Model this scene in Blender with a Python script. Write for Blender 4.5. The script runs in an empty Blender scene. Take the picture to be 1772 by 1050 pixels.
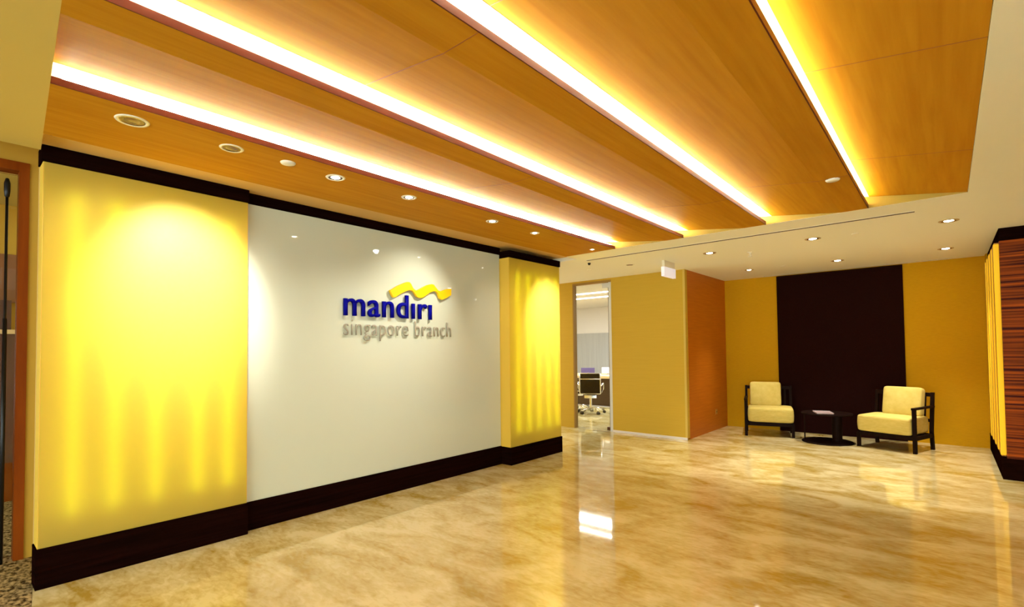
import bpy, bmesh, math, random
from mathutils import Vector, Matrix
random.seed(7)
R = math.radians

# ------------------------------------------------------------------ camera, world, exposure
sc = bpy.context.scene
col = sc.collection
FPX, PX, PY = 862.64, 889.15, 582.71
YAW, PITCH, ROLL = 0.714989, 0.0284695, -0.010723
fw = Vector((-math.sin(YAW) * math.cos(PITCH), math.cos(YAW) * math.cos(PITCH), math.sin(PITCH)))
rt0 = Vector((math.cos(YAW), math.sin(YAW), 0))
up0 = rt0.cross(fw)
rt = rt0 * math.cos(ROLL) + up0 * math.sin(ROLL)
up = rt.cross(fw)
cd = bpy.data.cameras.new('camera')
cam = bpy.data.objects.new('camera', cd)
col.objects.link(cam)
m = Matrix((rt, up, -fw)).transposed().to_4x4()
m.translation = Vector((0, 0, 1.35))
cam.matrix_world = m
cd.sensor_fit = 'HORIZONTAL'
cd.sensor_width = 36
cd.lens = 36 * FPX / 1772
cd.shift_x = (886 - PX) / 1772
cd.shift_y = (PY - 525) / 1772
cd.clip_start = 0.02
cd.clip_end = 200
sc.camera = cam

wd = bpy.data.worlds.new('world')
sc.world = wd
wd.use_nodes = True
wd.node_tree.nodes['Background'].inputs[0].default_value = (0.84, 1.0, 1.0, 1)
wd.node_tree.nodes['Background'].inputs[1].default_value = 1.95
sc.view_settings.view_transform = 'Standard'
sc.view_settings.look = 'None'
sc.view_settings.gamma = 1
sc.view_settings.use_curve_mapping = False
sc.view_settings.exposure = 1.55

COVE = 48.0          # cove strip emission
DOWN = 60.0          # alcove downlights, watts
WARM = (1.0, 0.95, 0.84)

# ------------------------------------------------------------------ mesh helpers
def new_obj(name, bm, mt=None, parent=None, smooth=False, loc=None):
    me = bpy.data.meshes.new(name)
    bmesh.ops.recalc_face_normals(bm, faces=bm.faces)
    bm.to_mesh(me); bm.free()
    if mt: me.materials.append(mt)
    if smooth:
        for p in me.polygons: p.use_smooth = True
    o = bpy.data.objects.new(name, me)
    col.objects.link(o)
    if parent: o.parent = parent
    if loc: o.location = loc
    return o

def tag(o, label=None, cat=None, group=None, kind=None):
    if label: o['label'] = label
    if cat: o['category'] = cat
    if group: o['group'] = group
    if kind: o['kind'] = kind
    return o

def struct(name, bm, mt, label=None, cat=None):
    o = new_obj(name, bm, mt)
    return tag(o, label, cat, kind='structure')

def empty(name, loc, rz, label, cat, group=None):
    o = bpy.data.objects.new(name, None)
    o.empty_display_size = 0.1
    col.objects.link(o)
    o.location = loc
    o.rotation_euler = (0, 0, rz)
    return tag(o, label, cat, group)

def box(bm, x0, x1, y0, y1, z0, z1, bev=0):
    r = bmesh.ops.create_cube(bm, size=1)
    vs = r['verts']
    for v in vs:
        v.co = Vector((x0 + (v.co.x + .5) * (x1 - x0), y0 + (v.co.y + .5) * (y1 - y0), z0 + (v.co.z + .5) * (z1 - z0)))
    if bev:
        es = list({e for v in vs for e in v.link_edges})
        bmesh.ops.bevel(bm, geom=es, offset=bev, segments=2, affect='EDGES', profile=.5)
    return vs

def BX(*a, **k):
    bm = bmesh.new(); box(bm, *a, **k); return bm

def prism(bm, pts, d):
    """closed polygon pts (3D) extruded by vector d"""
    d = Vector(d)
    a = [bm.verts.new(p) for p in pts]
    b = [bm.verts.new(Vector(p) + d) for p in pts]
    bm.faces.new(a); bm.faces.new(b[::-1])
    n = len(a)
    for i in range(n):
        bm.faces.new((a[i], b[i], b[(i + 1) % n], a[(i + 1) % n]))
    return a + b

def tube(bm, p0, p1, r0, r1=None, seg=16, caps=True):
    r1 = r0 if r1 is None else r1
    p0, p1 = Vector(p0), Vector(p1)
    d = (p1 - p0)
    q = Vector((0, 0, 1)).rotation_difference(d.normalized()).to_matrix()
    A, B = [], []
    for i in range(seg):
        a = 2 * math.pi * i / seg
        c = Vector((math.cos(a), math.sin(a), 0))
        A.append(bm.verts.new(p0 + q @ (c * r0)))
        B.append(bm.verts.new(p1 + q @ (c * r1)))
    for i in range(seg):
        bm.faces.new((A[i], A[(i + 1) % seg], B[(i + 1) % seg], B[i]))
    if caps:
        bm.faces.new(A[::-1]); bm.faces.new(B)

def path(bm, pts, r, seg=10):
    pts = [Vector(p) for p in pts]
    rings = []
    for i, p in enumerate(pts):
        t = (pts[min(i + 1, len(pts) - 1)] - pts[max(i - 1, 0)]).normalized()
        q = Vector((0, 0, 1)).rotation_difference(t).to_matrix()
        rings.append([bm.verts.new(p + q @ Vector((math.cos(2 * math.pi * k / seg) * r, math.sin(2 * math.pi * k / seg) * r, 0))) for k in range(seg)])
    for a, b in zip(rings, rings[1:]):
        # align start to limit twist
        j = min(range(seg), key=lambda s: (a[0].co - b[s].co).length)
        for k in range(seg):
            bm.faces.new((a[k], a[(k + 1) % seg], b[(k + 1 + j) % seg], b[(k + j) % seg]))
    bm.faces.new(rings[0][::-1]); bm.faces.new(rings[-1])

def lathe(bm, prof, seg=32, c=(0, 0, 0)):
    """prof: list of (r, z)"""
    c = Vector(c); rings = []
    for r, z in prof:
        if r < 1e-5:
            rings.append([bm.verts.new(c + Vector((0, 0, z)))])
        else:
            rings.append([bm.verts.new(c + Vector((r * math.cos(2 * math.pi * i / seg), r * math.sin(2 * math.pi * i / seg), z))) for i in range(seg)])
    for a, b in zip(rings, rings[1:]):
        if len(a) == 1 and len(b) == 1: continue
        for i in range(seg):
            j = (i + 1) % seg
            if len(a) == 1: bm.faces.new((a[0], b[i], b[j]))
            elif len(b) == 1: bm.faces.new((a[i], a[j], b[0]))
            else: bm.faces.new((a[i], a[j], b[j], b[i]))

def cushion(w, d, h, puff=.35, n=14, corner=.22):
    """pillow centred on the origin: w (x), d (y), h (z)"""
    bm = bmesh.new()
    bmesh.ops.create_cube(bm, size=2)
    bmesh.ops.subdivide_edges(bm, edges=bm.edges[:], cuts=n, use_grid_fill=True)
    for v in bm.verts:
        x, y, z = v.co
        # superellipsoid-ish rounding of the box
        e = 13.0
        k = (abs(x) ** e + abs(y) ** e + abs(z) ** e) ** (-1 / e)
        x, y, z = x * k, y * k, z * k
        b = 1 + puff * (1 - x * x) * (1 - y * y) - puff * .35
        v.co = Vector((x * w / 2 * (1 - .02 * abs(z)), y * d / 2 * (1 - .02 * abs(z)), z * h / 2 * b))
    return bm

# ------------------------------------------------------------------ materials
def mat(name, base, rough=.5, metal=0, spec=.5, **k):
    mt = bpy.data.materials.new(name); mt.use_nodes = True
    b = mt.node_tree.nodes['Principled BSDF']
    b.inputs['Base Color'].default_value = (*base, 1)
    b.inputs['Roughness'].default_value = rough
    b.inputs['Metallic'].default_value = metal
    b.inputs['Specular IOR Level'].default_value = spec
    for kk, v in k.items():
        b.inputs[kk].default_value = v
    return mt

def nodes(mt): return mt.node_tree.nodes, mt.node_tree.links

def varied(name, c1, c2, scale=(1, 1, 1), nscale=5, rough=.5, spec=.5, detail=6, bump=0, lo=.3, hi=.7, dist=0, **k):
    """principled whose colour runs between c1 and c2 with a stretched noise in object space"""
    mt = mat(name, c1, rough, spec=spec, **k)
    N, L = nodes(mt); b = N['Principled BSDF']
    tc = N.new('ShaderNodeTexCoord'); mp = N.new('ShaderNodeMapping')
    mp.inputs['Scale'].default_value = scale
    nz = N.new('ShaderNodeTexNoise'); nz.inputs['Scale'].default_value = nscale
    nz.inputs['Detail'].default_value = detail; nz.inputs['Distortion'].default_value = dist
    rp = N.new('ShaderNodeValToRGB')
    rp.color_ramp.elements[0].position = lo; rp.color_ramp.elements[0].color = (*c1, 1)
    rp.color_ramp.elements[1].position = hi; rp.color_ramp.elements[1].color = (*c2, 1)
    L.new(tc.outputs['Object'], mp.inputs[0]); L.new(mp.outputs[0], nz.inputs[0])
    L.new(nz.outputs[0], rp.inputs[0]); L.new(rp.outputs[0], b.inputs['Base Color'])
    if bump:
        bp = N.new('ShaderNodeBump'); bp.inputs['Strength'].default_value = bump; bp.inputs['Distance'].default_value = .01
        L.new(nz.outputs[0], bp.inputs['Height']); L.new(bp.outputs[0], b.inputs['Normal'])
    return mt

def emit(name, c, s):
    mt = bpy.data.materials.new(name); mt.use_nodes = True
    N, L = nodes(mt); N.remove(N['Principled BSDF'])
    e = N.new('ShaderNodeEmission'); e.inputs[0].default_value = (*c, 1); e.inputs[1].default_value = s
    L.new(e.outputs[0], N['Material Output'].inputs[0])
    return mt

M_wood = varied('golden veneer', (.46, .195, .011), (.54, .255, .016), (6, .35, 6), 4, rough=.5, spec=.012, dist=.3, **{'Coat Weight': .0, 'Coat Roughness': .16, 'Coat IOR': 1.5})
M_edge = mat('dark red veneer edge', (.10, .012, .002), .5, spec=.2)
M_white = mat('warm white paint', (.88, .85, .72), .8, spec=.1)
M_beigec = mat('beige painted soffit', (.62, .46, .12), .8, spec=.1)
M_cream = mat('cream soffit paint', (.72, .46, .16), .8, spec=.1)
M_black = varied('near black timber', (.004, .0015, .001), (.012, .003, .002), (1, .3, 8), 6, rough=.7, spec=.0)
M_blackfab = varied('dark brown wall fabric', (.010, .0018, .0012), (.018, .003, .002), (30, 1, 30), 4, rough=.8, spec=.05)
M_wallf = varied('tan wallcovering', (.55, .355, .038), (.58, .375, .043), (.4, .4, 18), 7, rough=.75, spec=.15)
M_walls = varied('orange brown wall finish', (.46, .12, .004), (.54, .155, .006), (.4, .5, 10), 5, rough=.45, spec=.3)  # redder tone for the office side wall
M_wallb = varied('ochre wallcovering', (.56, .29, .004), (.63, .335, .006), (3, 3, 40), 6, rough=.8, spec=.1)
M_zebra = varied('zebra veneer', (.035, .003, .0005), (.36, .07, .003), (.35, .35, 26), 1.3, rough=.5, spec=.08, lo=.38, hi=.66, detail=3)
M_yslat = None
M_glassp = mat('back painted glass', (.60, .63, .50), .02, spec=.5)
M_frame = varied('red brown door timber', (.20, .038, .003), (.27, .058, .004), (3, 3, .4), 5, rough=.5, spec=.04)
M_hall = mat('ochre hall paint', (.58, .35, .05), .7, spec=.1)
M_gold = mat('brass fitting', (.6, .42, .15), .25, 1)
M_steel = mat('brushed steel', (.66, .70, .76), .45, .3)
M_chrome = mat('polished chrome', (.85, .85, .87), .12, 1)
M_blk = mat('black plastic', (.006, .005, .005), .35, spec=.3)
M_blkmesh = mat('black mesh fabric', (.002, .002, .002), .9, spec=.0)
M_darkwood = varied('espresso wood', (.006, .002, .001), (.014, .005, .003), (4, 4, 1), 6, rough=.55, spec=.05)
M_cush = varied('cream upholstery', (.58, .45, .11), (.66, .53, .16), (1, 1, 3), 14, rough=.9, spec=.05, bump=.15)
M_trimw = mat('white metal trim', (.82, .76, .60), .35, spec=.4)
M_plast = mat('white plastic', (.85, .82, .74), .4, spec=.4)
M_exit = mat('white acrylic sign box', (.86, .84, .90), .3, spec=.4, **{'Emission Color': (.80, .80, 1, 1), 'Emission Strength': .12})
M_bronze = mat('bronze trim', (.42, .26, .09), .4, spec=.3)
M_reflec = mat('dark reflector', (.10, .045, .02), .25, .6)
M_led = emit('cove light', (1.0, .99, .80), COVE)
M_led2 = emit('cove light amber', (1.0, .95, .50), COVE * .38)
M_lamp = emit('lamp face', (1.0, .93, .80), 14)
M_lampdim = mat('unlit lamp face', (.16, .07, .03), .3)
M_tube = emit('backlight tube', (.93, 1.0, .30), 4.4)
M_office = mat('office white paint', (.74, .70, .66), .7, spec=.1)
M_officec = mat('office ceiling paint', (.76, .72, .68), .8, spec=.1)
M_blind = varied('grey roller blind', (.38, .38, .37), (.46, .46, .45), (12, 1, .2), 3, rough=.8, spec=.1)
M_oline = emit('office line light', (1.0, .97, .95), 10)
M_desk = mat('maple desk edge', (.78, .55, .26), .4)
M_purple = mat('dark purple screen', (.07, .05, .16), .4)
M_blue = mat('deep blue acrylic', (.0015, .0015, .24), .5, spec=.06)
M_yel = mat('yellow acrylic', (.95, .56, .006), .35, spec=.3)
M_grey = mat('grey acrylic', (.34, .30, .22), .4, spec=.3)
M_paper = mat('printed paper', (.70, .52, .50), .4)
M_paper2 = mat('red cover strip', (.30, .10, .09), .4)
M_slot = mat('dark slot', (.06, .03, .01), .8)
M_baseb = mat('pale aluminium skirting', (.80, .76, .78), .35, .3)

# translucent lightbox front
M_lbox = bpy.data.materials.new('translucent yellow sheet'); M_lbox.use_nodes = True
N, L = nodes(M_lbox); b = N['Principled BSDF']
b.inputs['Base Color'].default_value = (.58, .44, .10, 1)
b.inputs['Roughness'].default_value = .45
b.inputs['Specular IOR Level'].default_value = .2
tr = N.new('ShaderNodeBsdfTranslucent'); tr.inputs[0].default_value = (.90, .86, .004, 1)
mx = N.new('ShaderNodeMixShader'); mx.inputs[0].default_value = .5
L.new(b.outputs[0], mx.inputs[1]); L.new(tr.outputs[0], mx.inputs[2]); L.new(mx.outputs[0], N['Material Output'].inputs[0])

# clear glass
M_glass = bpy.data.materials.new('clear glass'); M_glass.use_nodes = True
N, L = nodes(M_glass); N.remove(N['Principled BSDF'])
tp = N.new('ShaderNodeBsdfTransparent'); tp.inputs[0].default_value = (.95, .97, .96, 1)
gl = N.new('ShaderNodeBsdfGlossy'); gl.inputs['Roughness'].default_value = .01
fr = N.new('ShaderNodeFresnel'); fr.inputs[0].default_value = 1.35
mx = N.new('ShaderNodeMixShader')
L.new(fr.outputs[0], mx.inputs[0]); L.new(tp.outputs[0], mx.inputs[1]); L.new(gl.outputs[0], mx.inputs[2]); L.new(mx.outputs[0], N['Material Output'].inputs[0])

# polished marble floor: three noise layers
M_marble = mat('polished beige marble', (.6, .42, .2), .045, spec=.6)
N, L = nodes(M_marble); b = N['Principled BSDF']
b.inputs['IOR'].default_value = 1.7
tc = N.new('ShaderNodeTexCoord')
def nz(scale, detail, dist, sc3=(1, 1, 1), rot=0):
    mp = N.new('ShaderNodeMapping'); mp.inputs['Scale'].default_value = sc3; mp.inputs['Rotation'].default_value = (0, 0, rot)
    n = N.new('ShaderNodeTexNoise'); n.inputs['Scale'].default_value = scale; n.inputs['Detail'].default_value = detail
    n.inputs['Distortion'].default_value = dist
    L.new(tc.outputs['Object'], mp.inputs[0]); L.new(mp.outputs[0], n.inputs[0]); return n
n1 = nz(2.0, 10, 1.0, (1, 1.8, 1), .3)
n2 = nz(16, 8, .6, (1, 2.2, 1), .3)
mm = N.new('ShaderNodeMix'); mm.data_type = 'FLOAT'; mm.inputs[0].default_value = .30
L.new(n1.outputs[0], mm.inputs[2]); L.new(n2.outputs[0], mm.inputs[3])
rp = N.new('ShaderNodeValToRGB')
e = rp.color_ramp.elements
e[0].position = .36; e[0].color = (.46, .31, .055, 1)
e[1].position = .60; e[1].color = (.78, .66, .36, 1)
L.new(mm.outputs[0], rp.inputs[0]); L.new(rp.outputs[0], b.inputs['Base Color'])

# carpet
M_carpet = varied('mottled brown carpet', (.05, .03, .012), (.50, .36, .17), (1, 1.6, 1), 26, rough=1, spec=.02, lo=.38, hi=.62, detail=4, bump=.6)

# ------------------------------------------------------------------ room shell
H = 2.55
HS = 2.60                         # raised strip along the sign wall
EDGE = lambda x: 0.362 - .067 * (x + 3.85)   # slanted seam of the lobby ceiling and floor
YE = 5.245                        # far end of the timber ceiling
def slab(pts, z0, z1):
    bm = bmesh.new(); prism(bm, [(x, y, z0) for x, y in pts], (0, 0, z1 - z0)); return bm

FE = lambda x: 0.375 - .10 * (x + 4.06)
struct('floor', slab([(-4.15, .39), (-4.06, .39), (-4.06, FE(-4.06)), (-0.4, FE(-.4)), (5, FE(-.4)), (5, 9.3), (-2.85, 9.3), (-2.85, 13), (-9.5, 13), (-9.5, 5.30), (-4.15, 5.30)], -.08, 0), M_marble)
struct('floor_carpet', slab([(-9.5, -4.5), (5, -4.5), (5, FE(-.4) - .001), (-.4, FE(-.4) - .001), (-4.061, FE(-4.06) - .001), (-4.061, .389), (-4.151, .389), (-4.151, 1.2), (-9.5, 1.2)], -.08, 0), M_carpet)

bm = bmesh.new()
def cs(pts, z=H, t=.06): prism(bm, [(x, y, z) for x, y in pts], (0, 0, t))
XR = .155
cs([(-3.65, YE), (XR, YE), (5, YE), (5, 9.3), (-3.04, 9.3), (-3.04, 7.39), (-6.0, 7.39), (-6.0, YE + .25), (-3.65, YE + .25)])
cs([(XR, EDGE(XR)), (5, EDGE(XR)), (5, YE), (XR, YE)])
struct('ceiling', bm, M_white)
bm = bmesh.new()
# vertical cream faces round the timber recess
cs([(-3.65, YE), (XR, YE), (XR, YE + .02), (-3.65, YE + .02)], H + .06, .24)
cs([(XR, EDGE(XR)), (XR + .02, EDGE(XR)), (XR + .02, YE), (XR, YE)], H + .06, .24)
prism(bm, [(-3.65, YE - .002, H + .001), (XR, YE - .002, H + .001), (XR, YE - .0005, H + .001), (-3.65, YE - .0005, H + .001)], (0, 0, .2))
struct('ceiling_recess', bm, mat('ochre recess paint', (.40, .27, .06), .8, spec=.05))
bm = bmesh.new()
prism(bm, [(-3.95, -4.5, H), (5, -4.5, H), (5, EDGE(XR), H), (XR, EDGE(XR), H), (-3.95, EDGE(-3.95), H)], (0, 0, .30))
struct('ceiling_near', bm, M_beigec)
bm = bmesh.new()
prism(bm, [(-4.2, EDGE(-4.2), HS), (-3.62, EDGE(-3.62), HS), (-3.62, YE + .25, HS), (-4.2, YE + .25, HS)], (0, 0, .06))
struct('ceiling_soffit', bm, M_cream)
struct('ceiling_office', slab([(-9.6, 7.39), (-3.0, 7.39), (-3.0, 13), (-9.6, 13)], H + .06, H + .12), M_officec)
struct('ceiling_leak_cover', slab([(-4.3, .2), (.4, -.1), (.4, 5.6), (-4.3, 5.6)], H + .31, H + .36), M_edge)  # unseen cover over the timber recess, added against light leaks
struct('ceiling_hall', slab([(-9.5, -4.5), (-3.96, -4.5), (-3.96, .9), (-9.5, .9)], 2.85, 2.9), M_beigec)

# walls at the far end
JY, JX = 7.30, -2.945
struct('wall_office_front', BX(-4.19, JX, JY, JY + .10, 0.02, H), M_wallf)
struct('wall_office_side', BX(JX - .10, JX, JY + .10, 9.3, 0, H), M_walls)
bm = bmesh.new(); box(bm, -9.5, -4.95, JY, JY + .10, 0, H); box(bm, -4.95, -4.19, JY, JY + .10, 2.50, H)
struct('wall_office_end', bm, M_wallf)
struct('trim_1', BX(JX - .025, JX + .004, JY - .004, JY + .02, 0.02, H), mat('gold corner bead', (.62, .44, .09), .4, spec=.3), 'slim pale corner strip where the office walls meet', 'corner trim')
AY = 9.10
struct('wall_alcove', BX(JX, .41, AY, AY + .12, 0, H), M_wallb)
struct('wall_alcove_side', BX(.41, .55, 8.9, AY + .12, 0, H), M_wallb)
bm = bmesh.new(); box(bm, -4.19, JX + .006, JY - .012, JY, 0, .035)
struct('baseboard_office', bm, M_baseb)
struct('wall_rear_left', BX(-9.5, -4.2, 5.20, 5.45, 0, H + .3), M_cream)     # return behind the sign wall
o = bpy.data.objects['wall_rear_left']
# office shell
struct('wall_office_left', BX(-9.6, -9.5, JY, 13, 0, H + .1), M_office)
bm = bmesh.new(); box(bm, -9.5, -2.9, 12.7, 12.8, 1.88, H + .1); box(bm, -9.5, -2.9, 12.76, 12.86, 0, 1.88)
struct('wall_office_back', bm, M_office)
struct('wall_office_right', BX(-3.1, JX - .1, JY + .10, 12.8, 0, H + .1), M_office)
w = empty('window_1', (0, 0, 0), 0, None, None); w['kind'] = 'structure'
new_obj('roller_blind', BX(-9.4, -3.2, 12.72, 12.735, .35, 1.87), M_blind, w)
new_obj('blind_rail', BX(-9.4, -3.2, 12.715, 12.74, 1.855, 1.88), M_office, w)

struct('wall_light_block', BX(3.2, 3.3, .5, 9.2, 0, H), M_hall)  # unseen wall, added to cut the open light on the right side
# black alcove panel
tag(new_obj('wall_panel', BX(-2.105, -.455, AY - .028, AY - .001, 0.0, H - .012, bev=.003), M_blackfab),
    'near-black full-height fabric wall panel behind the two armchairs', 'wall panel')

# ------------------------------------------------------------------ hall door area, far left
DX = -4.70
bm = bmesh.new()
box(bm, DX - .10, DX, .385, .60, 0, 2.85); box(bm, DX - .10, DX, -4.5, .385, 2.66, 2.85); box(bm, DX, -4.20, .50, .60, 0, 2.85)
box(bm, DX - .10, DX, -4.5, -1.2, 0, 2.66)
struct('wall_left', bm, M_hall)
d = empty('door_1', (DX, .3, 0), 0, 'glazed door in a red-brown timber frame left of the sign wall', 'door'); d['kind'] = 'structure'
bm = bmesh.new(); box(bm, -.10, .015, .035, .085, 0, 2.66); box(bm, -.10, .015, -1.5, .035, 2.60, 2.66)
new_obj('door_frame', bm, M_frame, d)
new_obj('glass_pane', BX(-.055, -.043, -.85, .034, .02, 2.58), M_glass, d)
bm = bmesh.new(); tube(bm, (0.02, -.022, 0.0), (.02, -.022, 2.50), .0075, seg=12); lathe(bm, [(0, 2.40), (.012, 2.41), (.016, 2.45), (.016, 2.50), (.009, 2.53), (0, 2.535)], 14, (.02, -.022, 0))
tube(bm, (.02, -.022, 2.47), (-.05, -.022, 2.47), .006, seg=8); tube(bm, (.02, -.022, .3), (-.05, -.022, .3), .006, seg=8)
tube(bm, (.02, -.022, 0), (.02, -.022, 1.6), .011, seg=12)
new_obj('door_handle', bm, M_blk, d, smooth=True)
# room behind the glass
struct('wall_hall_back', BX(-7.1, -7.0, -4.5, 1.2, 0, 2.85), M_hall)
struct('wall_hall_side', BX(-7.0, DX - .1, 1.1, 1.2, 0, 2.85), M_hall)
cb = empty('storage_cabinet', (-6.98, .0, 0), 0, 'dark brown wooden cabinet with a pale shelf, seen through the glazed door', 'cabinet')
new_obj('body', BX(0, .35, -1.2, .50, .36, 1.56), varied('dark cabinet wood', (.07, .015, .004), (.13, .03, .006), (5, 5, .5), 4, rough=.4), cb)
new_obj('shelf', BX(0, .40, -1.25, .53, 1.56, 1.60), M_desk, cb)
new_obj('plinth', BX(.02, .33, -1.18, .48, 0, .36), M_frame, cb)
new_obj('upper_box', BX(0, .3, -1.2, .44, 1.60, 1.88), varied('brown box wood', (.06, .012, .004), (.10, .02, .005), (5, 5, .5), 4, rough=.4), cb)
new_obj('back_board', BX(-.015, 0, -1.3, .56, 1.88, 2.36), varied('brown back board', (.22, .08, .02), (.28, .10, .02), (5, 5, .5), 4), cb)

# ------------------------------------------------------------------ sign wall
XL, XM, XRP = -4.005, -4.075, -3.925
struct('wall_sign', BX(-4.19, -4.16, .385, 5.47, 0, HS), M_cream)
bm = bmesh.new()
box(bm, -4.16, XL + .012, .378, 1.535, 0, .228); box(bm, -4.16, XM + .012, 1.535, 4.44, 0, .212); box(bm, -4.16, XRP + .012, 4.44, 5.475, 0, .205)
struct('baseboard_sign', bm, M_black, 'black timber skirting along the foot of the sign wall', 'skirting')
bm = bmesh.new()
box(bm, -4.16, XL + .012, .378, 1.535, 2.505, HS); box(bm, -4.16, XM + .012, 1.535, 4.44, 2.52, HS); box(bm, -4.16, XRP + .012, 4.44, 5.475, 2.475, HS - .045)
struct('trim_2', bm, M_black, 'black timber band along the top of the sign wall', 'trim')
def lightbox(name, X, y0, y1, z0, z1, ys, label):
    t = empty(name, (X, (y0 + y1) / 2, z0), 0, label, 'light panel', 'backlit yellow panels of the sign wall')
    yc = (y0 + y1) / 2
    new_obj('front_sheet', BX(-.002, 0, y0 - yc + .004, y1 - yc - .004, .0, z1 - z0), M_lbox, t)
    bm = bmesh.new(); hy = (y1 - y0) / 2
    box(bm, -4.158 - X, -.001, -hy, -hy + .006, 0, z1 - z0); box(bm, -4.158 - X, -.001, hy - .006, hy, 0, z1 - z0)
    box(bm, -4.158 - X, -4.152 - X, -hy, hy, 0, z1 - z0)
    new_obj('casing', bm, mat('yellow casing edge', (.80, .50, .05), .5), t)
    for y in ys:
        bm = bmesh.new(); tube(bm, (-.052, y - yc, .16), (-.052, y - yc, z1 - z0 - .16), .008, seg=8)
        new_obj('light_tube', bm, M_tube, t)
    return t
lightbox('light_panel', XL, .385, 1.53, .232, 2.502, [.535, .735, .955, 1.20, 1.40], 'backlit yellow panel nearest the glazed door, left of the logo')
lightbox('light_panel', XRP, 4.445, 5.47, .208, 2.472, [4.60, 4.80, 5.0, 5.2, 5.38], 'backlit yellow panel at the far end of the sign wall, right of the logo')
tag(new_obj('glass_panel', BX(-4.158, XM, 1.532, 4.438, .215, 2.518, bev=.002), M_glassp), 'large glossy greige glass panel carrying the blue lettering', 'glass panel')

# ---- logo -----------------------------------------------------------------------------------
SX = XM + .012
def ray_wall(px, py, X):
    dv = fw + rt * ((px - PX) / FPX) - up * ((py - PY) / FPX)
    return Vector((0, 0, 1.35)) + dv * (X / dv.x)
def lettering(text, ys, x_h, z0, mt, parent, org, weight, thick, y1):
    """one mesh per letter; scaled to the wanted total width (y0..y1) and x-height"""
    y0 = ys
    cu = bpy.data.curves.new('t', 'FONT'); cu.body = 'x'; cu.size = 1; cu.space_character = 1.07
    def mesh_of(s):
        cu.body = s
        o = bpy.data.objects.new('t', cu); col.objects.link(o)
        bpy.context.view_layer.update()
        me = bpy.data.meshes.new_from_object(o.evaluated_get(bpy.context.evaluated_depsgraph_get()))
        col.objects.unlink(o); bpy.data.objects.remove(o)
        return me
    def ext(me): 
        xs = [v.co.x for v in me.vertices]; zs = [v.co.y for v in me.vertices]
        return min(xs), max(xs), min(zs), max(zs)
    xh = ext(mesh_of('x'))[3]
    cu.offset = weight
    cu.extrude = 0
    allm = mesh_of(text); a = ext(allm)
    sx = (y1 - y0) / (a[1] - a[0]); sz = x_h / xh
    pos = []
    for i in range(len(text)):
        if text[i] == ' ': continue
        # right extent of the text up to this letter gives its place
        e = ext(mesh_of(text[:i + 1]))[1]
        me = mesh_of(text[i]); g = ext(me)
        off = e - g[1]
        bm = bmesh.new(); bm.from_mesh(me)
        for v in bm.verts:
            v.co = Vector((0, y0 + (v.co.x + off - a[0]) * sx - org.y, z0 + v.co.y * sz - org.z))
        bmesh.ops.remove_doubles(bm, verts=bm.verts, dist=1e-5)
        r = bmesh.ops.extrude_face_region(bm, geom=bm.faces[:])
        for v in [q for q in r['geom'] if isinstance(q, bmesh.types.BMVert)]: v.co.x += thick
        new_obj('letter', bm, mt, parent)
lg = empty('company_logo', (SX, 2.98, 1.69), 0, 'blue and yellow raised logo lettering high on the glass panel', 'sign')
lettering('mand\u0131r\u0131', 2.357, .150, 1.686, M_blue, lg, Vector((SX, 2.98, 1.69)), .004, .028, 3.355)
pts = [(780,285),(825,262),(870,235),(925,210),(975,190),(1005,190),(1025,212),(1050,262),(1080,290),(1110,285),(1180,245),(1230,222),(1270,215),(1295,222),(1315,250),(1345,290),(1375,300),(1440,275),(1500,270),(1498,345),
       (1440,380),(1390,400),(1365,380),(1345,325),(1320,300),(1285,300),(1240,318),(1165,375),(1130,380),(1100,368),(1065,315),(1040,290),(1005,285),(960,300),(900,330),(845,368),(820,372),(795,330)]
bm = bmesh.new()
P = []
for x, y in pts:
    v = ray_wall(560 + x / 6.815, 460 + y / 6.815, SX + .02); P.append(Vector((0, v.y - 2.98, v.z - 1.69)))
prism(bm, P, (.03, 0, 0))
new_obj('ribbon', bm, M_yel, lg)
br = empty('branch_lettering', (SX, 2.99, 1.50), 0, 'thin grey raised lettering under the blue logo word', 'sign')
lettering('singapore branch', 2.357, .104, 1.508, M_grey, br, Vector((SX, 2.99, 1.50)), -.014, .012, 3.632)

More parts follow.
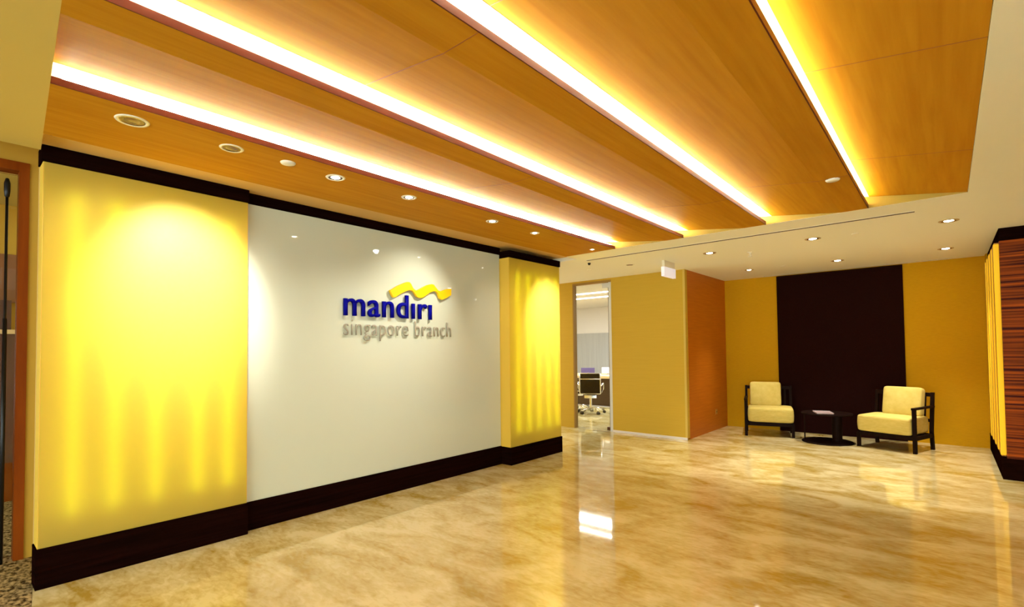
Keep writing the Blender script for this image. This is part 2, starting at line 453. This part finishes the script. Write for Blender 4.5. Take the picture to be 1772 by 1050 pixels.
# ------------------------------------------------------------------ stepped timber ceiling
lips = [-2.95, -2.12, -1.30, -.485]
T = .03
def skew(bm):
    for v in bm.verts:
        if v.co.y < 1: v.co.y = EDGE(v.co.x) + (v.co.y - .3)
pname = ['flat wooden ceiling strip beside the sign wall, fitted with downlights', 'sloping wooden ceiling panel, second from the sign wall', 'sloping wooden ceiling panel, middle one of five', 'sloping wooden ceiling panel, fourth from the sign wall', 'wooden ceiling panel farthest from the sign wall, bordering the white ceiling']
for i in range(5):
    t = empty('ceiling_panel', (0, 0, 0), 0, pname[i], 'ceiling panel', 'stepped timber ceiling')
    if i == 0:
        prof = [(-3.65, H), (lips[0], H), (lips[0], H + T), (-3.65, H + T)]
    else:
        xs = lips[i - 1]
        if i < 4:
            xf, xe = lips[i] - .195, lips[i]
            rise = .10
            prof = [(xs - .13, H + rise), (xf, H), (xe, H), (xe, H + T), (xf, H + T), (xs - .13, H + rise + T)]
        else:
            prof = [(xs - .13, H + .12), (XR - .002, H + .005), (XR - .002, H + .03), (xs - .13, H + .15)]
    bm = bmesh.new()
    prism(bm, [(x, .3, z) for x, z in prof], (0, YE - .3 - .003, 0)); skew(bm)
    new_obj('veneer_board', bm, M_wood, t)
    # thin dark seams between boards
    bm = bmesh.new()
    for ys in ((1.31, 4.13) if i in (2, 3) else (2.66, 4.13) if i == 4 else (2.66,)):
        if i == 0: continue
        pr = [(x, z - .0012) for x, z in (prof[:3] if i < 4 else prof[:2])]
        for (xa, za), (xb, zb) in zip(pr, pr[1:]):
            prism(bm, [(xa, ys, za), (xb, ys, zb), (xb, ys + .004, zb), (xa, ys + .004, za)], (0, 0, .001))
    if len(bm.verts): new_obj('seam', bm, mat('veneer seam', (.30, .09, .004), .6), t)
    else: bm.free()
    if i < 4:
        bm = bmesh.new()
        prism(bm, [(lips[i], .3, H), (lips[i] + .006, .3, H), (lips[i] + .006, .3, H + T + .004), (lips[i], .3, H + T + .004)], (0, YE - .3 + .0, 0)); skew(bm)
        new_obj('edge_lip', bm, M_edge, t)
        bm = bmesh.new(); x = lips[i] - .030
        prism(bm, [(x, .34, H + T + .004), (x + .018, .34, H + T + .004), (x + .018, .34, H + T + .014), (x, .34, H + T + .014)], (0, YE - .40, 0)); skew(bm)
        new_obj('light_strip', bm, M_led if i < 3 else M_led2, t)
        bm = bmesh.new(); x = lips[i] - .135
        prism(bm, [(x, .3, H + T + .001), (x + .01, .3, H + T + .001), (x + .01, .3, H + .2), (x, .3, H + .2)], (0, YE - .31, 0)); skew(bm)
        new_obj('pocket_back', bm, M_white, t)
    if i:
        # white band at each sloping board's upper start: cove glow put into the colour
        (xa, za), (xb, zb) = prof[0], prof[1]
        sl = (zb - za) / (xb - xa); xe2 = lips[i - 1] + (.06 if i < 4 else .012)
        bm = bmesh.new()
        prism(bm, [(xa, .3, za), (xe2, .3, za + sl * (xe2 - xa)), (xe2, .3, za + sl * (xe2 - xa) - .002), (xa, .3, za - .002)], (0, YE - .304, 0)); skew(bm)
        new_obj('cove_glow_band', bm, M_white, t)

# ------------------------------------------------------------------ downlights
def spot(name, loc, target, watt, angle, blend, colr, parent=None, rad=.03):
    ld = bpy.data.lights.new(name, 'SPOT'); ld.energy = watt; ld.spot_size = R(angle); ld.spot_blend = blend
    ld.color = colr; ld.shadow_soft_size = rad
    o = bpy.data.objects.new(name, ld); col.objects.link(o)
    v = Vector(target) - Vector(loc)
    o.rotation_euler = v.to_track_quat('-Z', 'Y').to_euler()
    if parent: o.parent = parent; o.location = Vector(loc) - parent.location
    else: o.location = loc
    return o
def downlight(x, y, lit, label, group, tilt=None, r=.062, watt=0, ang=70, z=H, colr=WARM, blend=.8, bronze=False):
    t = empty('downlight', (x, y, z), 0, label, 'ceiling light', group)
    bm = bmesh.new(); lathe(bm, [(r * .74, .004), (r * .80, -.004), (r, -.004), (r + .004, .0), (r + .002, .004), (r * .72, .004)], 32)
    new_obj('trim_ring', bm, M_bronze if bronze else M_trimw, t, smooth=True)
    bm = bmesh.new(); lathe(bm, [(r * .79, -.003), (r * .70, -.0008), (r * .45, -.0008), (r * .44, -.001)], 32)
    new_obj('reflector', bm, M_reflec, t)
    bm = bmesh.new(); lathe(bm, [(0, -.007), (r * .28, -.006), (r * .5, -.001)], 24)
    new_obj('lamp', bm, M_lamp if lit else M_lampdim, t, smooth=True)
    if watt:
        spot('lamp_beam', (x, y, z - .012), tilt or (x, y, 0), watt, ang, blend, colr, t)
    return t
G0 = 'downlights in the wooden ceiling strip'
downlight(-3.12, .63, False, 'large dark-faced downlight nearest the left edge of the wooden strip', G0, r=.07, watt=14, tilt=(-4.0, .85, 1.5), ang=95)  # lamp face stays dark; weak beam added toward the yellow panel
downlight(-3.12, 1.10, False, 'dark-faced downlight with dark louvre, second along the wooden strip', G0, r=.06, watt=220, tilt=(-4.0, 1.10, 1.88), ang=62, blend=1)  # lamp face stays dark; beam added for the yellow panel's hot spot
downlight(-3.13, 1.76, True, 'lit downlight just past the round smoke detector in the wooden strip', G0, r=.06, watt=16, tilt=(-4.0, 1.2, 1.6), ang=80, blend=1)
downlight(-3.12, 2.37, True, 'lit downlight above the left part of the glass panel', G0, r=.055, watt=24, tilt=(-3.9, 2.4, 0), ang=110, blend=1)
downlight(-3.14, 3.33, True, 'lit downlight above the right part of the logo', G0, r=.055, watt=38, tilt=(-4.05, 3.1, 1.7), ang=75, blend=1)
downlight(-3.14, 3.96, True, 'small lit downlight before the right yellow panel', G0, r=.045, watt=12, tilt=(-3.9, 4.6, 1.3), ang=80, blend=1)
downlight(-3.16, 5.08, True, 'smallest lit downlight at the far end of the wooden strip', G0, r=.03, watt=120, tilt=(-3.93, 5.22, 1.75), ang=62, blend=1)
G1 = 'downlights in the white ceiling'
downlight(.045, 6.31, True, 'downlight in the near row, closest to the right column', G1, r=.075, watt=DOWN, bronze=True)
downlight(-1.085, 6.29, True, 'downlight in the near row, middle one, in front of the dark panel', G1, r=.075, watt=DOWN, bronze=True)
downlight(-2.215, 6.31, True, 'downlight in the near row, left one, near the hanging white sign', G1, r=.075, watt=DOWN, bronze=True)
downlight(.02, 8.08, True, 'downlight in the far row above the right ochre wall', G1, r=.075, watt=DOWN * 1.15, bronze=True)
downlight(-1.11, 8.11, True, 'downlight in the far row above the dark wall panel', G1, r=.075, watt=DOWN, bronze=True)
downlight(-2.25, 8.09, True, 'downlight in the far row above the left armchair', G1, r=.06, watt=DOWN * .7, bronze=True)
downlight(-3.35, 6.37, False, 'dim flush downlight left of the hanging white sign', G1, r=.06)
# detectors and small ceiling pieces
def disc(name, x, y, r, h, label, cat, mt=None, z=H):
    bm = bmesh.new(); lathe(bm, [(0, -h), (r * .55, -h), (r * .9, -h * .7), (r, -h * .2), (r, 0)], 28)
    return tag(new_obj(name, bm, mt or M_plast, smooth=True, loc=(x, y, z)), label, cat)
disc('smoke_detector', -3.10, 1.42, .045, .012, 'round pale smoke detector in the wooden strip beside the sign wall', 'detector')
disc('smoke_detector', -.585, 4.17, .045, .012, 'round pale smoke detector on the sloping wooden ceiling', 'detector')
disc('smoke_detector', -.70, 6.32, .035, .008, 'small flat disc on the white ceiling between two near-row downlights', 'detector', M_white)
disc('smoke_detector', -1.775, 8.06, .03, .008, 'small flat disc on the white ceiling by the alcove slot', 'detector', M_white)
disc('smoke_detector', -4.0, 6.35, .035, .008, 'small flat disc on the white ceiling above the office door', 'detector', M_white)
bm = bmesh.new(); lathe(bm, [(0, -.03), (.012, -.028), (.02, -.01), (.022, 0)], 20)
tag(new_obj('ceiling_camera', bm, M_blk, smooth=True, loc=(-3.69, 5.85, H)), 'tiny black dome on the white ceiling near the end of the sign wall', 'camera')
sp = empty('fire_sprinkler', (-1.82, 6.60, H), 0, 'white sprinkler head hanging from the white ceiling', 'sprinkler')
bm = bmesh.new(); lathe(bm, [(0, 0), (.035, 0), (.033, -.006), (.012, -.012), (.010, -.03), (0, -.03)], 20); new_obj('escutcheon', bm, M_plast, sp, smooth=True)
bm = bmesh.new(); path(bm, [(.01, 0, -.025), (.018, 0, -.04), (.008, 0, -.058)], .003, 8); path(bm, [(-.01, 0, -.025), (-.018, 0, -.04), (-.008, 0, -.058)], .003, 8); new_obj('frame_arm', bm, M_plast, sp)
bm = bmesh.new(); lathe(bm, [(0, -.056), (.022, -.056), (.022, -.060), (0, -.060)], 20); new_obj('deflector', bm, M_plast, sp)
# linear slots
def slotdiff(x0, x1, y, w, label):
    t = empty('air_slot', ((x0 + x1) / 2, y, H), 0, label, 'air diffuser'); h = (x1 - x0) / 2
    new_obj('slot_gap', BX(-h, h, -w / 2, w / 2, -.002, -.0005), M_slot, t)
    bm = bmesh.new(); box(bm, -h, h, -w / 2 - .012, -w / 2, -.003, -.0005); box(bm, -h, h, w / 2, w / 2 + .012, -.003, -.0005)
    new_obj('slot_flange', bm, M_white, t)
slotdiff(-3.61, -.185, 5.66, .045, 'long thin dark air slot in the white ceiling beyond the timber')
slotdiff(-2.28, .04, 9.02, .022, 'thin air slot in the ceiling close to the alcove wall')
# access hatch line on the right
tag(new_obj('access_hatch', BX(.50, .515, 5.0, 5.35, H - .002, H - .0005), mat('hatch joint', (.55, .42, .2), .8)), 'faint hatch joint on the white ceiling right of the timber', 'hatch')

# exit style box
ex = empty('exit_sign', (-2.85, 6.53, H), 0, 'blank white sign box hanging from the white ceiling before the wall corner', 'sign')
new_obj('ceiling_bracket', BX(-.018, .018, -.17, .17, -.085, -.0005, bev=.003), M_trimw, ex)
new_obj('sign_box', BX(-.024, .024, -.185, .185, -.215, -.088, bev=.004), M_exit, ex)

# power socket
so = empty('power_socket', (JX, 8.54, .30), 0, 'small brass power socket low on the orange-brown side wall', 'socket')
new_obj('plate', BX(.0005, .009, -.04, .04, -.04, .04, bev=.003), mat('dull brass plate', (.5, .26, .05), .35, .5), so)
bm = bmesh.new(); tube(bm, (.009, -.012, 0), (.0125, -.012, 0), .006, seg=10); tube(bm, (.009, .012, 0), (.0125, .012, 0), .006, seg=10)
new_obj('pin_hole', bm, M_blk, so)

# ------------------------------------------------------------------ right column
cl = empty('wall_column', (.40, 7.08, 0), 0, 'dark striped zebra-wood column at the right edge of the room', 'column'); cl['kind'] = 'structure'
cl.name = 'column'
del cl['kind']
new_obj('veneer_face', BX(.03, 2.4, 0, 1.95, .215, 2.42), M_zebra, cl)
new_obj('plinth', BX(.028, 2.42, -.004, 1.96, 0, .215), M_black, cl)
new_obj('top_band', BX(.028, 2.42, -.004, 1.96, 2.42, H - .001), M_black, cl)
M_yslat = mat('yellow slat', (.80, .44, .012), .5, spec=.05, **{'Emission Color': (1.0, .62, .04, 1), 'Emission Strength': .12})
for k, y in enumerate((.05, .42, .80, 1.18, 1.52)):
    sl = new_obj('yellow_slat', BX(-.012, .03, y, y + .06, .235, 2.40, bev=.004), M_yslat, cl)
    new_obj('slat_frame', BX(-.002, .03, y + .06, y + .36, .215, 2.42), mat('slat backing', (.42, .15, .006), .5), sl)
new_obj('side_plinth', BX(-.006, .028, 0, 1.95, 0, .215), M_black, cl)

# ------------------------------------------------------------------ office door and furniture
d2 = empty('door_2', (-4.57, JY + .05, 0), 0, 'clear glass office door with a steel edge post', 'door'); d2['kind'] = 'structure'
new_obj('glass_pane', BX(-.36, .30, -.006, .006, .012, 2.47), M_glass, d2)
new_obj('frame_post', BX(.318, .372, -.03, .03, 0, 2.49), M_steel, d2)
new_obj('edge_seal', BX(.300, .310, -.012, .012, .06, 2.46), M_slot, d2)
new_obj('top_patch', BX(.19, .312, -.018, .018, 2.40, 2.475, bev=.002), M_steel, d2)
bm = bmesh.new(); box(bm, .25, .314, -.02, .02, .012, .065, bev=.002); box(bm, .02, .34, -.10, -.088, 0.0, .003)
new_obj('floor_pivot', bm, mat('dark bronze fitting', (.10, .04, .02), .4, .5), d2)
M_tanf = mat('tan timber frame', (.34, .20, .05), .5, spec=.2)
new_obj('side_frame', BX(-.385, -.36, -.06, .03, 0, 2.50), M_tanf, d2)
new_obj('head_frame', BX(-.385, .38, -.055, .03, 2.485, 2.52), M_tanf, d2)

for k, (y, lab) in enumerate(((9.40, 'nearer of the two white line lights in the office ceiling'), (10.22, 'farther of the two white line lights in the office ceiling'))):
    t = empty('line_light', (-6.2, y, H + .06), 0, lab, 'ceiling light', 'line lights in the office')
    new_obj('diffuser', BX(-2.9, 2.9, -.035, .035, -.012, -.0005), M_oline, t)
ld = bpy.data.lights.new('office_line_fill', 'AREA'); ld.shape = 'RECTANGLE'; ld.size = 4; ld.size_y = .3; ld.energy = 55; ld.color = (.88, .97, 1)  # fill lamp added to carry the output of the two line lights
lo = bpy.data.objects.new('office_line_light_glow', ld); lo.location = (-6.2, 9.8, H - .02); col.objects.link(lo)

def office_chair(x, y, rz, label):
    t = empty('office_chair', (x, y, 0), rz, label, 'chair', 'office chairs at the meeting desk')
    # facing +y, back toward -y
    bm = bmesh.new(); box(bm, -.20, .20, -.235, -.215, .47, .735, bev=.008); box(bm, -.20, .20, -.245, -.225, .755, .86, bev=.008)
    new_obj('backrest', bm, M_blkmesh, t)
    bm = bmesh.new()
    for s in (-1, 1):
        path(bm, [(s * .215, .19, .455), (s * .215, -.12, .44), (s * .215, -.20, .47), (s * .215, -.235, .56), (s * .215, -.245, .86)], .013, 8)
    path(bm, [(-.215, -.245, .745), (.215, -.245, .745)], .012, 8); path(bm, [(-.215, -.1, .43), (.215, -.1, .43)], .014, 8)
    new_obj('side_frame', bm, M_chrome, t, smooth=True)
    bm = bmesh.new(); box(bm, -.205, .205, -.2, .22, .435, .475, bev=.012); new_obj('seat', bm, M_blkmesh, t)
    for s in (-1, 1):
        bm = bmesh.new(); path(bm, [(s * .23, .10, .44), (s * .27, .12, .52), (s * .27, .08, .64), (s * .27, -.12, .65), (s * .235, -.23, .60)], .012, 8)
        new_obj('armrest', bm, M_chrome, t, smooth=True)
    bm = bmesh.new(); tube(bm, (0, 0, .10), (0, 0, .34), .028, .026); box(bm, -.13, .13, -.12, .12, .33, .40, bev=.008)
    new_obj('gas_lift', bm, M_chrome, t, smooth=False)
    bm = bmesh.new(); cbm = []
    for k in range(5):
        a = 2 * math.pi * k / 5 + .3
        c, s_ = math.cos(a), math.sin(a)
        path(bm, [(0, 0, .115), (c * .15, s_ * .15, .11), (c * .29, s_ * .29, .075)], .017, 8)
        cbm.append((c, s_))
    new_obj('star_base', bm, M_chrome, t, smooth=True)
    for c, s_ in cbm:
        bm = bmesh.new()
        for q in (-.018, .018):
            ctr = Vector((c * .29 - s_ * q, s_ * .29 + c * q, .030)); ax = Vector((-s_, c, 0)) * .010
            tube(bm, ctr - ax, ctr + ax, .030, seg=14)
        new_obj('caster', bm, M_blk, t)
    return t
office_chair(-5.80, 9.18, .50, 'black mesh office chair with chrome frame, back turned, centre of the office doorway')
office_chair(-5.22, 9.70, 1.15, 'chrome-framed office chair seen side-on at the right of the doorway')
office_chair(-6.38, 9.50, -.7, 'chrome-framed office chair half hidden by the left door jamb')
dk = empty('meeting_desk', (-6.2, 10.7, 0), 0, 'pale maple desk behind the black office chairs', 'desk')
new_obj('desktop', BX(-1.5, 1.6, -.55, .55, .685, .745, bev=.004), M_desk, dk)
for x in (-1.35, 1.45):
    new_obj('leg', BX(x - .03, x + .03, -.45, .45, 0, .685), M_chrome, dk)
new_obj('modesty_panel', BX(-1.3, 1.4, -.3, -.28, .02, .68), mat('dark brown panel', (.05, .02, .012), .5), dk)
def monitor(x, y, w, h, mt, label):
    t = empty('monitor', (x, y, .745), .6, label, 'monitor', 'monitors on the office desk')
    new_obj('screen', BX(-w / 2, w / 2, -.012, .012, .03, .03 + h, bev=.003), mt, t)
    bm = bmesh.new(); lathe(bm, [(0, 0), (.07, 0), (.07, .008), (.02, .012), (.015, .04), (0, .04)], 20); new_obj('stand', bm, M_chrome, t)
monitor(-6.90, 10.8, .34, .13, M_purple, 'low dark purple screen on the office desk, left')
monitor(-6.32, 10.8, .30, .15, M_office, 'low white-backed screen on the office desk, right')

# ------------------------------------------------------------------ armchairs
def armchair(x, y, rz, arm, label):
    """front faces -y; origin under the middle; arm = side (+1/-1) that carries the armrest"""
    t = empty('armchair', (x, y, 0), rz, label, 'armchair', 'cream armchairs in the alcove')
    W, D = .32, .25
    for s in (-1, 1):
        top = .56 if s == arm else .20
        new_obj('front_leg', BX(s * W - .02, s * W + .02, -D - .02, -D + .02, 0, top, bev=.003), M_darkwood, t)
        bm = bmesh.new()
        prism(bm, [(s * W - .018, D - .01, 0), (s * W - .018, D + .03, 0), (s * W - .018, D + .01, .24), (s * W - .018, D + .075, .745), (s * W - .018, D + .035, .745), (s * W - .018, D - .035, .24)], (.036, 0, 0))
        new_obj('rear_leg', bm, M_darkwood, t)
        new_obj('side_rail', BX(s * W - .018, s * W + .018, -D + .02, D - .01, .165, .212), M_darkwood, t)
    new_obj('arm_rail', BX(arm * W - .024, arm * W + .024, -D - .03, D + .05, .548, .575, bev=.006), M_darkwood, t)
    bm = bmesh.new(); box(bm, -W + .02, W - .02, -D - .014, -D + .018, .162, .212); box(bm, -W + .018, W - .018, D - .03, D, .162, .212)
    for k in range(4):
        yy = -D + .07 + k * .10
        box(bm, -W + .018, W - .018, yy, yy + .05, .19, .208)
    new_obj('seat_frame', bm, M_darkwood, t)
    bm = bmesh.new()
    box(bm, -W + .018, W - .018, D + .03, D + .062, .69, .74); box(bm, -W + .018, W - .018, D - .02, D + .012, .36, .40)
    for k in range(6):
        xx = -W + .07 + k * .095
        prism(bm, [(xx, D - .01, .38), (xx, D + .01, .38), (xx, D + .055, .71), (xx, D + .035, .71)], (.03, 0, 0))
    new_obj('back_frame', bm, M_darkwood, t)
    # the cushion is flush with the open side and stops at the arm post on the other
    x0, x1 = (-W - .018, W - .022) if arm > 0 else (-W + .022, W + .018)
    o = new_obj('seat_cushion', cushion(x1 - x0, .56, .225, puff=.06), M_cush, t, smooth=True); o.location = ((x0 + x1) / 2, -.015, .328)
    o = new_obj('back_cushion', cushion(.45, .39, .14, puff=.35), M_cush, t, smooth=True)
    o.location = (arm * .04, D - .075, .615); o.rotation_euler = (R(79), 0, 0)
    return t
armchair(-2.147, 8.577, math.atan2(.17, .646), -1, 'cream-cushioned dark-framed armchair on the left of the low table')
armchair(-.56, 8.41, R(-18.5), 1, 'cream-cushioned dark-framed armchair on the right of the low table')

# coffee table and magazine
tb = empty('coffee_table', (-1.33, 8.36, 0), 0, 'low black side table with round base between the armchairs', 'table')
bm = bmesh.new(); lathe(bm, [(0, 0), (.315, 0), (.32, .008), (.31, .02), (0, .022)], 48); new_obj('base', bm, M_darkwood, tb)
bm = bmesh.new(); lathe(bm, [(0, .40), (.31, .40), (.32, .41), (.315, .42), (0, .42)], 48); new_obj('tabletop', bm, M_darkwood, tb)
bm = bmesh.new(); tube(bm, (.12, .02, .02), (.12, .02, .405), .062, seg=28); new_obj('column', bm, M_darkwood, tb, smooth=False)
bm = bmesh.new(); tube(bm, (-.27, -.06, .018), (-.27, -.06, .405), .009, seg=12); new_obj('rod', bm, M_darkwood, tb)
mg = empty('magazine', (-1.36, 8.28, .4205), .35, 'pink and white magazine lying on the low black table', 'magazine')
new_obj('pages', BX(-.105, .105, -.14, .14, 0, .014, bev=.002), M_paper, mg)
new_obj('cover', BX(-.106, .106, -.141, .141, .0142, .0162), mat('glossy cover', (.62, .50, .50), .25), mg)
new_obj('cover_band', BX(-.09, .09, -.06, -.02, .0162, .0168), M_paper2, mg)
